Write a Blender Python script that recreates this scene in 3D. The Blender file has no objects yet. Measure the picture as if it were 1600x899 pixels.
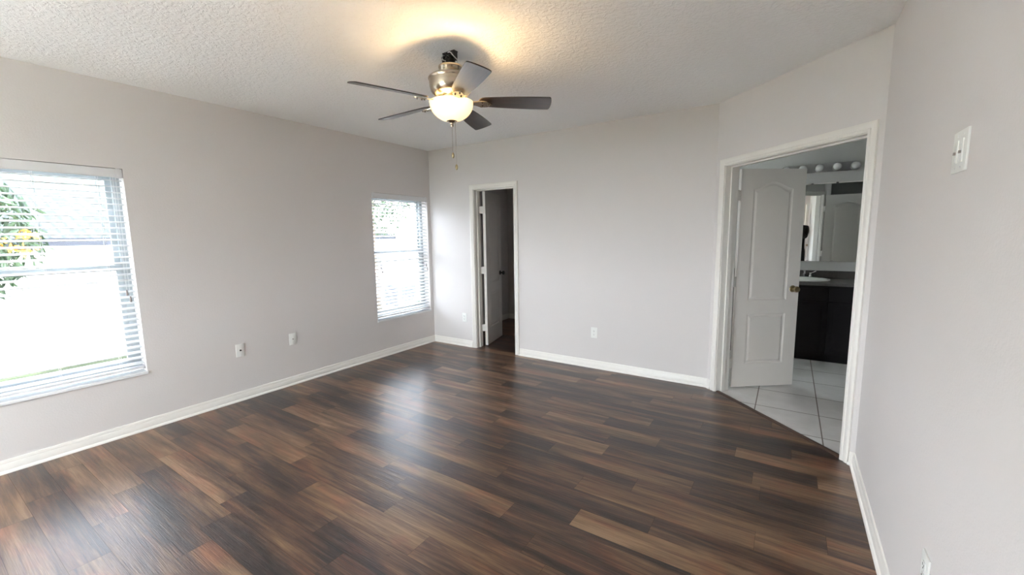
import bpy, bmesh, math, random
from mathutils import Vector, Matrix
C = bpy.context.scene.collection
PI = math.pi
rng = random.Random(7)

# ------------------------------------------------------------------ camera
scene = bpy.context.scene
cam_data = bpy.data.cameras.new('camera')
cam_data.sensor_width = 36.0
cam_data.lens = 659.149 / 1600.0 * 36.0
cam_data.clip_start = 0.02
cam_data.clip_end = 300
cam = bpy.data.objects.new('camera', cam_data)
C.objects.link(cam)
_r = Vector((0.83638833, 0.54797462, -0.01335582))
_u = Vector((-0.05686007, 0.1109699, 0.99219585))
_b = Vector((0.54518024, -0.82910162, 0.1239718))
cam.matrix_world = Matrix(((_r.x, _u.x, _b.x, 4.13222), (_r.y, _u.y, _b.y, 0.0), (_r.z, _u.z, _b.z, 1.47627), (0, 0, 0, 1)))
scene.camera = cam

# ------------------------------------------------------------------ sky, sun, exposure
scene.view_settings.view_transform = 'Standard'
scene.view_settings.look = 'None'
scene.view_settings.exposure = 1.30
scene.view_settings.gamma = 1.0
scene.view_settings.use_curve_mapping = False
world = bpy.data.worlds.new('sky')
scene.world = world
world.use_nodes = True
wn = world.node_tree
wn.nodes.clear()
_o = wn.nodes.new('ShaderNodeOutputWorld')
_bg = wn.nodes.new('ShaderNodeBackground')
SKY_COLOR = (0.88, 0.93, 1.0, 1)
SKY_STRENGTH = 15.0
_bg.inputs['Color'].default_value = SKY_COLOR
_bg.inputs['Strength'].default_value = SKY_STRENGTH
wn.links.new(_bg.outputs[0], _o.inputs[0])
sun_d = bpy.data.lights.new('sun', 'SUN')
sun_d.energy = 30.0
sun_d.color = (1.0, 0.985, 0.96)
sun_d.angle = math.radians(1.0)
sun = bpy.data.objects.new('sun', sun_d)
C.objects.link(sun)
sun.location = (20, -8, 25)
sun.rotation_euler = Vector((7, -14, 20)).to_track_quat("Z", "Y").to_euler()
scene.cycles.max_bounces = 12
scene.cycles.diffuse_bounces = 6
scene.cycles.glossy_bounces = 5
scene.cycles.transparent_max_bounces = 24
scene.cycles.sample_clamp_indirect = 8.0
scene.cycles.caustics_reflective = False
scene.cycles.caustics_refractive = False

# ------------------------------------------------------------------ room numbers (metres)
H = 2.608                       # ceiling
D = 4.280                       # back wall
A = 3.5416                      # back wall ends, angled wall begins
W = 4.5495                      # right wall
B = 3.2613                      # angled wall ends
REAR = -2.6
TW = 0.13                       # inner wall thickness
BACKY = 6.36                    # bathroom mirror wall
CL_Y = 6.17                     # closet back wall
CL_X = 1.75                     # closet right wall
EV = Vector((W - A, B - D, 0)); EL = EV.length; EV.normalize()
NV = Vector((-EV.y, EV.x, 0))   # towards the bathroom
if NV.x < 0: NV = -NV
AP = Vector((A, D, 0))
def ang(s, n=0.0, z=0.0):       # point on the angled wall: s along, n depth towards the bathroom
    p = AP + EV * s + NV * n
    return Vector((p.x, p.y, z))

# ------------------------------------------------------------------ node helpers
class NT:
    def __init__(self, name):
        self.m = bpy.data.materials.new(name); self.m.use_nodes = True
        self.t = self.m.node_tree; self.t.nodes.clear()
        self.out = self.t.nodes.new('ShaderNodeOutputMaterial')
    def n(self, kind, ins=None, **props):
        nd = self.t.nodes.new(kind)
        for k, v in props.items(): setattr(nd, k, v)
        for k, v in (ins or {}).items():
            if hasattr(v, 'is_output') or isinstance(v, bpy.types.NodeSocket): self.t.links.new(v, nd.inputs[k])
            else: nd.inputs[k].default_value = v
        return nd
    def math(self, op, a, b=0.0, c=0.0):
        nd = self.t.nodes.new('ShaderNodeMath'); nd.operation = op
        for i, v in enumerate((a, b, c)):
            if isinstance(v, bpy.types.NodeSocket): self.t.links.new(v, nd.inputs[i])
            else: nd.inputs[i].default_value = v
        return nd.outputs[0]
    def mix(self, f, a, b, blend='MIX'):
        nd = self.t.nodes.new('ShaderNodeMix'); nd.data_type = 'RGBA'; nd.blend_type = blend
        for i, v in ((0, f), (6, a), (7, b)):
            if isinstance(v, bpy.types.NodeSocket): self.t.links.new(v, nd.inputs[i])
            else: nd.inputs[i].default_value = v
        return nd.outputs[2]
    def ramp(self, f, stops):
        nd = self.t.nodes.new('ShaderNodeValToRGB'); cr = nd.color_ramp
        while len(cr.elements) > 1: cr.elements.remove(cr.elements[-1])
        cr.elements[0].position = stops[0][0]; cr.elements[0].color = (*stops[0][1], 1)
        for p, c in stops[1:]:
            e = cr.elements.new(p); e.color = (*c, 1)
        self.t.links.new(f, nd.inputs[0]); return nd.outputs[0]
    def obj(self, scale=(1, 1, 1)):
        tc = self.n('ShaderNodeTexCoord')
        mp = self.n('ShaderNodeMapping', {'Vector': tc.outputs['Object'], 'Scale': scale})
        return mp.outputs[0]
    def noise(self, vec, scale, detail=3, rough=0.5, dist=0.0):
        return self.n('ShaderNodeTexNoise', {'Vector': vec, 'Scale': scale, 'Detail': detail, 'Roughness': rough, 'Distortion': dist}).outputs[0]
    def bump(self, h, strength, dist):
        return self.n('ShaderNodeBump', {'Height': h, 'Strength': strength, 'Distance': dist}).outputs[0]
    def bsdf(self, color, rough, metallic=0.0, normal=None, **kw):
        nd = self.n('ShaderNodeBsdfPrincipled')
        for k, v in dict({'Base Color': color, 'Roughness': rough, 'Metallic': metallic}, **kw).items():
            if isinstance(v, bpy.types.NodeSocket): self.t.links.new(v, nd.inputs[k])
            else: nd.inputs[k].default_value = v
        if normal is not None: self.t.links.new(normal, nd.inputs['Normal'])
        self.t.links.new(nd.outputs[0], self.out.inputs[0]); return nd

def plain(name, color, rough=0.5, metallic=0.0, var=0.04, scale=12.0, bump=0.0, **kw):
    t = NT(name); v = t.obj()
    f = t.noise(v, scale, 2)
    lo = tuple(max(0, c * (1 - var)) for c in color) + (1,); hi = tuple(min(1, c * (1 + var)) for c in color) + (1,)
    col = t.mix(f, lo, hi)
    nrm = t.bump(t.noise(v, scale * 14, 2), bump, 0.002) if bump else None
    t.bsdf(col, rough, metallic, nrm, **kw)
    return t.m

def wall_paint(name, color):
    t = NT(name); v = t.obj()
    h = t.noise(v, 90, 2, 0.55)
    col = t.mix(t.noise(v, 1.3, 2), tuple(c * 0.985 for c in color) + (1,), tuple(min(1, c * 1.01) for c in color) + (1,))
    t.bsdf(col, 0.72, 0, t.bump(h, 0.35, 0.0025), **{'Specular IOR Level': 0.25})
    return t.m
M = {}
M['wall'] = wall_paint('warm_grey_wall_paint', (0.71, 0.676, 0.662))
M['bath_wall'] = wall_paint('grey_bathroom_wall_paint', (0.60, 0.60, 0.58))
M['outer_wall'] = plain('rendered_outer_wall', (0.8, 0.78, 0.74), 0.8)
t = NT('knockdown_ceiling'); v = t.obj()
h1 = t.ramp(t.noise(v, 38, 3, 0.55, 0.6), [(0.42, (0, 0, 0)), (0.6, (1, 1, 1))])
h2 = t.noise(v, 120, 2)
t.bsdf((0.935, 0.94, 0.94, 1), 0.85, 0, t.bump(t.math('ADD', h1, t.math('MULTIPLY', h2, 0.35)), 0.55, 0.004), **{'Specular IOR Level': 0.2})
M['ceiling'] = t.m
M['trim'] = plain('white_gloss_trim_paint', (0.83, 0.80, 0.755), 0.35, var=0.015)
M['door'] = plain('white_door_paint', (0.75, 0.71, 0.665), 0.42, var=0.015, bump=0.05)
M['plate'] = plain('white_plastic_plate', (0.84, 0.84, 0.81), 0.35, var=0.01)
M['slot'] = plain('black_slot', (0.015, 0.015, 0.015), 0.6)
M['nickel'] = plain('brushed_nickel', (0.50, 0.43, 0.34), 0.24, 1.0, var=0.05)
M['chrome'] = plain('chrome', (0.75, 0.75, 0.76), 0.12, 1.0, var=0.01)
M['brass'] = plain('antique_brass', (0.42, 0.34, 0.20), 0.28, 1.0, var=0.05)
M['black_metal'] = plain('black_metal', (0.02, 0.018, 0.018), 0.45, 0.3)
M['slat'] = plain('white_blind_slat', (0.66, 0.67, 0.67), 0.4, var=0.01)
M['headrail'] = plain('white_blind_rail', (0.74, 0.74, 0.75), 0.4, var=0.01)
M['cord'] = plain('white_cord', (0.8, 0.8, 0.78), 0.8)
M['tassel'] = plain('grey_tassel', (0.28, 0.24, 0.22), 0.5)
M['vinyl'] = plain('grey_vinyl_window_frame', (0.42, 0.46, 0.48), 0.35, var=0.01)
M['marble'] = plain('white_marble_sill', (0.82, 0.83, 0.84), 0.2, var=0.05, scale=6)
M['porcelain'] = plain('white_porcelain', (0.82, 0.83, 0.80), 0.12, var=0.01)
M['counter'] = plain('dark_grey_laminate_top', (0.085, 0.078, 0.075), 0.3, var=0.35, scale=60)
M['espresso'] = plain('espresso_cabinet', (0.009, 0.007, 0.008), 0.6, var=0.2, **{'Specular IOR Level': 0.15})
M['concrete'] = plain('pale_bounce_concrete', (0.84, 0.82, 0.78), 0.9, var=0.05)
M['stucco'] = plain('white_stucco', (0.83, 0.80, 0.755), 0.9, var=0.04, bump=0.3)
M['fascia'] = plain('grey_fascia', (0.03, 0.034, 0.045), 0.6)
M['threshold'] = plain('dark_wood_strip', (0.055, 0.028, 0.018), 0.35, var=0.3, scale=30)
M['black_cloth'] = plain('black_cloth', (0.012, 0.012, 0.013), 0.85, var=0.2)
M['skin'] = plain('skin', (0.55, 0.36, 0.27), 0.55)
M['lips'] = plain('lips', (0.42, 0.20, 0.17), 0.5)
M['hair'] = plain('dark_hair', (0.015, 0.011, 0.009), 0.5, var=0.3, scale=60)
M['phone'] = plain('dark_phone', (0.02, 0.02, 0.024), 0.2)
M['subfloor'] = plain('dark_subfloor', (0.03, 0.018, 0.012), 0.8)
M['bulb_off'] = plain('frosted_white_bulb', (0.80, 0.80, 0.78), 0.25, var=0.01)
M['fan_wire'] = plain('black_wire', (0.02, 0.02, 0.02), 0.5)
M['white_wire'] = plain('white_wire', (0.7, 0.7, 0.68), 0.5)
# mirror
t = NT('mirror_silver'); t.bsdf((0.88, 0.93, 0.92, 1), 0.01, 1.0); M['mirror'] = t.m
# thin window glass
t = NT('window_glass')
gl = t.n('ShaderNodeBsdfGlossy', {'Color': (1, 1, 1, 1), 'Roughness': 0.0})
tr = t.n('ShaderNodeBsdfTransparent', {'Color': (0.96, 0.985, 0.985, 1)})
lw = t.n('ShaderNodeLayerWeight', {'Blend': 0.5})
fr = t.math('ADD', 0.04, t.math('MULTIPLY', 0.9, t.math('POWER', lw.outputs['Facing'], 5.0)))
mx = t.n('ShaderNodeMixShader', {0: fr, 1: tr.outputs[0], 2: gl.outputs[0]})
t.t.links.new(mx.outputs[0], t.out.inputs[0]); M['glass'] = t.m
t = NT('daylight_dimming_glass')  # darkened glass, dims the daylight and the bright view outside
gl = t.n('ShaderNodeBsdfGlossy', {'Color': (1, 1, 1, 1), 'Roughness': 0.0})
tr = t.n('ShaderNodeBsdfTransparent', {'Color': (0.60, 0.615, 0.635, 1)})
lw = t.n('ShaderNodeLayerWeight', {'Blend': 0.5})
fr = t.math('ADD', 0.04, t.math('MULTIPLY', 0.9, t.math('POWER', lw.outputs['Facing'], 5.0)))
mx = t.n('ShaderNodeMixShader', {0: fr, 1: tr.outputs[0], 2: gl.outputs[0]})
t.t.links.new(mx.outputs[0], t.out.inputs[0]); M['dim_glass'] = t.m
# frosted lamp bowl that glows
t = NT('glowing_frosted_bowl')
nd = t.bsdf((0.95, 0.85, 0.65, 1), 0.35, 0)
lw = t.n('ShaderNodeLayerWeight', {'Blend': 0.35})
nd.inputs['Emission Strength'].default_value = 1.0
t.t.links.new(t.ramp(lw.outputs['Facing'], [(0.0, (1.0, 0.74, 0.34)), (0.45, (0.62, 0.44, 0.20)), (0.75, (0.40, 0.29, 0.14)), (1.0, (0.26, 0.175, 0.07))]), nd.inputs['Emission Color'])
M['bowl'] = t.m
t = NT('lit_bulb'); nd = t.bsdf((1, 0.9, 0.7, 1), 0.4); nd.inputs['Emission Color'].default_value = (1, 0.72, 0.38, 1); nd.inputs['Emission Strength'].default_value = 4; M['lit_bulb'] = t.m
# fan blade: dark walnut laminate under a hard lacquer
t = NT('walnut_blade'); v = t.obj((1, 14, 1))
g = t.noise(v, 4, 4, 0.6, 0.4)
t.bsdf(t.ramp(g, [(0.3, (0.020, 0.011, 0.008)), (0.7, (0.060, 0.030, 0.020))]), 0.35, 0, None, **{'Coat Weight': 0.9, 'Coat Roughness': 0.27, 'Coat IOR': 1.8, 'Specular IOR Level': 0.4})
M['blade'] = t.m
t = NT('blade_edge'); t.bsdf((0.02, 0.012, 0.01, 1), 0.5); M['blade_edge'] = t.m
# wood planks
t = NT('wood_plank_floor')
at = t.n('ShaderNodeAttribute', attribute_name='plank')
sp = t.n('ShaderNodeSeparateColor', {'Color': at.outputs['Color']})
tone, rnd = sp.outputs[0], sp.outputs[1]
tc = t.n('ShaderNodeTexCoord')
sx = t.n('ShaderNodeSeparateXYZ', {'Vector': tc.outputs['Object']})
off = t.math('MULTIPLY', rnd, 37.0)
def pv(ax, ay):
    return t.n('ShaderNodeCombineXYZ', {'X': t.math('ADD', t.math('MULTIPLY', sx.outputs[0], ax), off), 'Y': t.math('MULTIPLY', sx.outputs[1], ay), 'Z': off}).outputs[0]
broad = t.noise(pv(1.1, 9.0), 1.0, 3, 0.55, 0.6)
streak = t.noise(pv(2.2, 46.0), 1.0, 5, 0.65, 0.9)
fine = t.noise(pv(6.0, 240.0), 1.0, 3, 0.6, 0.3)
blot = t.noise(pv(3.0, 7.0), 1.0, 2, 0.5, 0.5)
f = t.math('ADD', t.math('MULTIPLY', tone, 0.47), t.math('MULTIPLY', t.math('SUBTRACT', broad, 0.5), 1.5))
f = t.math('ADD', f, t.math('MULTIPLY', t.math('SUBTRACT', streak, 0.5), 0.95))
f = t.math('ADD', f, t.math('MULTIPLY', t.math('SUBTRACT', fine, 0.5), 0.45))
f = t.math('ADD', f, 0.27)
dark = t.ramp(f, [(0.0, (0.010, 0.0052, 0.0048)), (0.28, (0.028, 0.0140, 0.0100)), (0.50, (0.082, 0.040, 0.021)), (0.74, (0.155, 0.086, 0.043)), (1.0, (0.25, 0.155, 0.085))])
red = t.mix(t.ramp(blot, [(0.5, (0, 0, 0)), (0.75, (1, 1, 1))]), dark, t.mix(1.0, dark, (1.15, 0.80, 0.72, 1), 'MULTIPLY'))
knot = t.noise(pv(5.0, 16.0), 1.0, 1, 0.4, 1.0)
colr = t.mix(t.ramp(knot, [(0.76, (0, 0, 0)), (0.82, (1, 1, 1))]), red, (0.03, 0.015, 0.011, 1))
hgt = t.math('ADD', t.math('MULTIPLY', streak, 0.6), t.math('MULTIPLY', fine, 0.6))
t.bsdf(colr, t.math('ADD', 0.29, t.math('MULTIPLY', fine, 0.14)), 0, t.bump(hgt, 0.85, 0.0024), **{'Specular IOR Level': 0.6, 'Coat Weight': 0.22, 'Coat Roughness': 0.22, 'Coat IOR': 1.5})
M['planks'] = t.m
# floor tiles
t = NT('white_floor_tile'); v = t.obj()
s = t.n('ShaderNodeSeparateXYZ', {'Vector': v})
def grid(sock, o, p, w):
    fr_ = t.math('FRACT', t.math('DIVIDE', t.math('SUBTRACT', sock, o), p))
    d_ = t.math('MINIMUM', fr_, t.math('SUBTRACT', 1.0, fr_))
    return t.math('LESS_THAN', d_, w / p / 2)
gr = t.math('MAXIMUM', grid(s.outputs[0], 3.963, 0.4415, 0.008), grid(s.outputs[1], 4.043, 0.4415, 0.008))
cl = t.ramp(t.noise(v, 5, 4, 0.6), [(0.3, (0.62, 0.61, 0.60)), (0.7, (0.74, 0.73, 0.72))])
t.bsdf(t.mix(gr, cl, (0.20, 0.18, 0.16, 1)), t.math('ADD', 0.28, t.math('MULTIPLY', gr, 0.5)), 0, t.bump(t.math('SUBTRACT', 1.0, gr), 0.4, 0.002))
M['tile'] = t.m
# roof tiles, grass, leaves
t = NT('roof_shingle'); v = t.obj()
br = t.n('ShaderNodeTexBrick', {'Vector': v, 'Scale': 1.0, 'Mortar Size': 0.02, 'Brick Width': 0.4, 'Row Height': 0.16, 'Color1': (0.016, 0.025, 0.022, 1), 'Color2': (0.030, 0.040, 0.035, 1), 'Mortar': (0.006, 0.010, 0.009, 1)})
t.bsdf(br.outputs[0], 0.85); M['roof'] = t.m
t = NT('lawn_grass'); v = t.obj(); t.bsdf(t.ramp(t.noise(v, 9, 5, 0.7), [(0.3, (0.022, 0.040, 0.012)), (0.7, (0.052, 0.066, 0.026))]), 0.9, 0, t.bump(t.noise(v, 60, 3), 0.12, 0.005)); M['grass'] = t.m
def leafy(name, a, b):
    t = NT(name); v = t.obj(); nd = t.bsdf(t.ramp(t.noise(v, 6, 3), [(0.3, a), (0.7, b)]), 0.5)
    nd.inputs['Subsurface Weight'].default_value = 0.0
    return t.m
M['leaf'] = leafy('drooping_leaf', (0.010, 0.030, 0.012), (0.042, 0.080, 0.028))
M['leaf_b'] = leafy('small_leaf', (0.016, 0.032, 0.014), (0.050, 0.085, 0.035))
M['bark'] = plain('bark', (0.14, 0.10, 0.07), 0.9, var=0.3, scale=30, bump=0.5)
M['flower'] = plain('orange_flower', (0.85, 0.35, 0.06), 0.6)
M['ac'] = plain('grey_painted_steel', (0.42, 0.44, 0.47), 0.5)
M['louver'] = plain('dark_louvre_metal', (0.08, 0.10, 0.14), 0.5)

# ------------------------------------------------------------------ mesh helpers
def obj(name, bm, mat=None, parent=None, smooth=False, loc=None):
    bmesh.ops.recalc_face_normals(bm, faces=bm.faces[:])
    me = bpy.data.meshes.new(name); bm.to_mesh(me); bm.free()
    mats = mat if isinstance(mat, (list, tuple)) else [mat]
    for m in mats:
        if m: me.materials.append(m)
    if smooth:
        for p in me.polygons: p.use_smooth = True
        if smooth != 'all':
            me.set_sharp_from_angle(angle=math.radians(35))
    o = bpy.data.objects.new(name, me); C.objects.link(o)
    if loc is not None: o.location = loc
    if parent: o.parent = parent
    return o
def thing(name, label, cat, loc=(0, 0, 0), rotz=0.0, group=None, kind=None):
    o = bpy.data.objects.new(name, None); C.objects.link(o); o.empty_display_size = 0.1
    o.location = loc; o.rotation_euler = (0, 0, rotz)
    return tag(o, label, cat, group, kind)
def tag(o, label, cat, group=None, kind=None):
    o['label'] = label; o['category'] = cat
    if group: o['group'] = group
    if kind: o['kind'] = kind
    return o
def box(bm, x0, x1, y0, y1, z0, z1, mi=0):
    vs = [bm.verts.new((x, y, z)) for z in (z0, z1) for y in (y0, y1) for x in (x0, x1)]
    for f in ((0, 2, 3, 1), (4, 5, 7, 6), (0, 1, 5, 4), (2, 6, 7, 3), (0, 4, 6, 2), (1, 3, 7, 5)):
        fc = bm.faces.new([vs[i] for i in f]); fc.material_index = mi
    return vs
def bbox(x0, x1, y0, y1, z0, z1, bev=0.002, seg=2):
    bm = bmesh.new(); box(bm, x0, x1, y0, y1, z0, z1)
    bmesh.ops.bevel(bm, geom=bm.edges[:], offset=bev, segments=seg, profile=0.6, affect='EDGES')
    return bm
def merge(bm, other, mat=None):
    me = bpy.data.meshes.new('tmp'); other.to_mesh(me); other.free()
    if mat is not None: me.transform(mat)
    bm.from_mesh(me); bpy.data.meshes.remove(me)
def lathe(bm, prof, seg=32, center=(0, 0), mi=0, cap=True):
    rings = []
    for r, z in prof:
        if r < 1e-5: rings.append([bm.verts.new((center[0], center[1], z))])
        else: rings.append([bm.verts.new((center[0] + r * math.cos(2 * PI * i / seg), center[1] + r * math.sin(2 * PI * i / seg), z)) for i in range(seg)])
    for a, b in zip(rings, rings[1:]):
        for i in range(seg):
            j = (i + 1) % seg
            if len(a) == 1 and len(b) == 1: continue
            if len(a) == 1: f = bm.faces.new((a[0], b[i], b[j]))
            elif len(b) == 1: f = bm.faces.new((a[i], b[0], a[j]))
            else: f = bm.faces.new((a[i], a[j], b[j], b[i]))
            f.material_index = mi
    if cap:
        for rg in (rings[0], rings[-1]):
            if len(rg) > 1: bm.faces.new(rg).material_index = mi
def tube(bm, pts, r, seg=8, cap=True):
    pts = [Vector(p) for p in pts]; rings = []
    rr = r if isinstance(r, (list, tuple)) else [r] * len(pts)
    up = Vector((0, 0, 1))
    for i, p in enumerate(pts):
        d = (pts[min(i + 1, len(pts) - 1)] - pts[max(i - 1, 0)]).normalized()
        a = d.cross(up) if abs(d.z) < 0.95 else d.cross(Vector((1, 0, 0)))
        a.normalize(); b = d.cross(a).normalized()
        rings.append([bm.verts.new(p + (a * math.cos(2 * PI * k / seg) + b * math.sin(2 * PI * k / seg)) * rr[i]) for k in range(seg)])
    for a, b in zip(rings, rings[1:]):
        for i in range(seg):
            bm.faces.new((a[i], a[(i + 1) % seg], b[(i + 1) % seg], b[i]))
    if cap:
        bm.faces.new(rings[0]); bm.faces.new(rings[-1])
def prism(bm, pts, z0, z1, mi=0):
    a = [bm.verts.new((p[0], p[1], z0)) for p in pts]; b = [bm.verts.new((p[0], p[1], z1)) for p in pts]
    n = len(pts)
    bm.faces.new(a).material_index = mi; bm.faces.new(b).material_index = mi
    for i in range(n): bm.faces.new((a[i], a[(i + 1) % n], b[(i + 1) % n], b[i])).material_index = mi
def sweep(bm, path, normals, profile, closed_ends=True):
    """profile (u, v): u goes along normals[i], v along z at each path point."""
    rings = []
    for p, n in zip(path, normals):
        rings.append([bm.verts.new((p[0] + n[0] * u, p[1] + n[1] * u, p[2] + v)) for u, v in profile])
    k = len(profile)
    for a, b in zip(rings, rings[1:]):
        for i in range(k): bm.faces.new((a[i], a[(i + 1) % k], b[(i + 1) % k], b[i]))
    bm.faces.new(rings[0]); bm.faces.new(rings[-1])

# ------------------------------------------------------------------ room shell
def wall_x(bm, x0, x1, ya, yb, z0, z1, holes):
    """wall with its thickness along x and holes [(y0, y1, z0, z1)]"""
    ys = sorted({ya, yb, *[h for q in holes for h in q[:2]]}); zs = sorted({z0, z1, *[h for q in holes for h in q[2:]]})
    for a, b in zip(ys, ys[1:]):
        for c, d in zip(zs, zs[1:]):
            if any(q[0] - 1e-6 <= a and b <= q[1] + 1e-6 and q[2] - 1e-6 <= c and d <= q[3] + 1e-6 for q in holes): continue
            box(bm, x0, x1, a, b, c, d)
    bmesh.ops.remove_doubles(bm, verts=bm.verts[:], dist=1e-5)
    seen = {}
    for f in list(bm.faces):
        key = tuple(sorted(v.index for v in f.verts)); seen.setdefault(key, []).append(f)
def clean_inner(bm):
    bmesh.ops.remove_doubles(bm, verts=bm.verts[:], dist=1e-5)
    bm.verts.index_update(); seen = {}
    for f in bm.faces: seen.setdefault(tuple(sorted(v.index for v in f.verts)), []).append(f)
    dead = [f for fs in seen.values() if len(fs) > 1 for f in fs]
    bmesh.ops.delete(bm, geom=dead, context='FACES_ONLY')
WT = 0.20                        # outer wall thickness
WZ0, WZ1 = 0.452, 1.995
WIN1 = (0.190, 1.097); WIN2 = (3.313, 4.222); WIN5 = (-2.25, -1.75)  # the last opening is unseen, added for extra daylight
bm = bmesh.new()
wall_x(bm, -WT, 0, REAR - 0.15, BACKY + 0.15, -0.3, H, [(*WIN1, WZ0, WZ1), (*WIN2, WZ0, WZ1), (*WIN5, WZ0, 2.15)])
clean_inner(bm)
tag(obj('wall_left', bm, M['wall']), 'long grey wall holding two windows with white blinds', 'wall', kind='structure')
RG = (0.5, 2.5, 0.5, 2.05)               # unseen window, added behind the camera for fill daylight
bm = bmesh.new()
box(bm, 0, RG[0], REAR - 0.15, REAR, -0.3, H); box(bm, RG[1], W + TW, REAR - 0.15, REAR, -0.3, H)
box(bm, RG[0], RG[1], REAR - 0.15, REAR, RG[3], H); box(bm, RG[0], RG[1], REAR - 0.15, REAR, -0.3, RG[2])
clean_inner(bm)
tag(obj('wall_rear', bm, M['wall']), 'grey wall behind the camera', 'wall', kind='structure')
DC0, DC1, DZ = 0.752, 1.360, 2.050       # closet door opening
bm = bmesh.new()
box(bm, 0, DC0, D, D + TW, 0, H); box(bm, DC1, A + 0.02, D, D + TW, 0, H); box(bm, DC0, DC1, D, D + TW, DZ, H)
clean_inner(bm)
tag(obj('wall_back', bm, M['wall']), 'grey back wall with the narrow closet doorway', 'wall', kind='structure')
S0, S1 = 0.117, 1.342                     # bathroom opening along the angled wall
def ang_box(bm, s0, s1, n0, n1, z0, z1):
    prism(bm, [ang(s0, n0), ang(s1, n0), ang(s1, n1), ang(s0, n1)], z0, z1)
bm = bmesh.new()
ang_box(bm, 0.0, S0, 0, TW, 0, H); ang_box(bm, S0, S1, 0, TW, DZ, H)
prism(bm, [ang(S1, 0), (W, B, 0), (W + TW, B, 0), (W + TW, ang(EL, TW).y + 0.02, 0), ang(S1, TW)], 0, H)
tag(obj('wall_angled', bm, M['wall']), 'short diagonal wall holding the wide bathroom doorway', 'wall', kind='structure')
bm = bmesh.new(); box(bm, W, W + TW, REAR, B, 0, H)
tag(obj('wall_right', bm, M['wall']), 'grey wall running beside the camera on the right', 'wall', kind='structure')
pd = thing('window_4', 'unseen white framed window, added behind the camera for fill daylight', 'window', kind='structure')
bm = bmesh.new(); fw = 0.07
xs_ = [RG[0], (RG[0] + RG[1]) / 2, RG[1]]
box(bm, RG[0], RG[1], REAR - 0.10, REAR - 0.04, RG[3] - fw, RG[3]); box(bm, RG[0], RG[1], REAR - 0.10, REAR - 0.04, RG[2], RG[2] + fw)
for x in xs_: box(bm, max(RG[0], x - fw / 2), min(RG[1], x + fw / 2), REAR - 0.10, REAR - 0.04, RG[2] + fw, RG[3] - fw)
obj('window_frame', bm, M['trim'], pd)
for x in xs_[:2]:
    bm = bmesh.new(); box(bm, x + fw / 2, x + (RG[1] - RG[0]) / 2 - fw / 2, REAR - 0.075, REAR - 0.071, RG[2] + fw, RG[3] - fw); obj('pane', bm, M['glass'], pd)
BW = (4.50, 6.10, 0.95, 2.35)  # unseen opening, added so daylight brightens the bathroom
# closet and bathroom enclosures
bm = bmesh.new(); box(bm, 0, CL_X, CL_Y, CL_Y + 0.1, 0, H); box(bm, CL_X, CL_X + 0.1, D + TW, CL_Y + 0.1, 0, H)
tag(obj('wall_closet', bm, M['wall']), 'unlit grey walls inside the closet', 'wall', kind='structure')
bm = bmesh.new()
box(bm, 2.7, 7.1, BACKY, BACKY + 0.15, 0, H)
tag(obj('wall_bathroom', bm, M['bath_wall']), 'dim grey bathroom wall behind the vanity mirror', 'wall', kind='structure')
bm = bmesh.new(); box(bm, 7.0, 7.1, 1.4, BACKY, 0, H)
tag(obj('wall_bathroom', bm, M['bath_wall']), 'bathroom wall at the far right end, out of view', 'wall', kind='structure')
bm = bmesh.new()
box(bm, 2.6, 2.7, D + TW, BW[0], 0, H); box(bm, 2.6, 2.7, BW[1], BACKY + 0.15, 0, H); box(bm, 2.6, 2.7, BW[0], BW[1], 0, BW[2]); box(bm, 2.6, 2.7, BW[0], BW[1], BW[3], H)
tag(obj('wall_bathroom', bm, M['bath_wall']), 'bathroom wall holding an added daylight window, out of view', 'wall', kind='structure')
bm = bmesh.new(); box(bm, W + TW, 7.1, 1.3, 1.4, 0, H)
tag(obj('wall_bathroom', bm, M['bath_wall']), 'bathroom wall at the shower end, out of view', 'wall', kind='structure')
bm = bmesh.new(); box(bm, -WT, 7.1, REAR - 0.15, BACKY + 0.15, H, H + 0.15)
tag(obj('ceiling', bm, M['ceiling']), 'white ceiling with a knockdown texture', 'ceiling', kind='structure')

bw = thing('window_3', 'unseen window added to brighten the bathroom', 'window', kind='structure')
bm = bmesh.new()
box(bm, 2.63, 2.68, BW[0], BW[0] + 0.05, BW[2], BW[3]); box(bm, 2.63, 2.68, BW[1] - 0.05, BW[1], BW[2], BW[3]); box(bm, 2.63, 2.68, BW[0] + 0.05, BW[1] - 0.05, BW[2], BW[2] + 0.05); box(bm, 2.63, 2.68, BW[0] + 0.05, BW[1] - 0.05, BW[3] - 0.05, BW[3])
obj('window_frame', bm, M['vinyl'], bw)
bm = bmesh.new(); box(bm, 2.654, 2.658, BW[0] + 0.05, BW[1] - 0.05, BW[2] + 0.05, BW[3] - 0.05); obj('pane', bm, M['glass'], bw)

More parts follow.
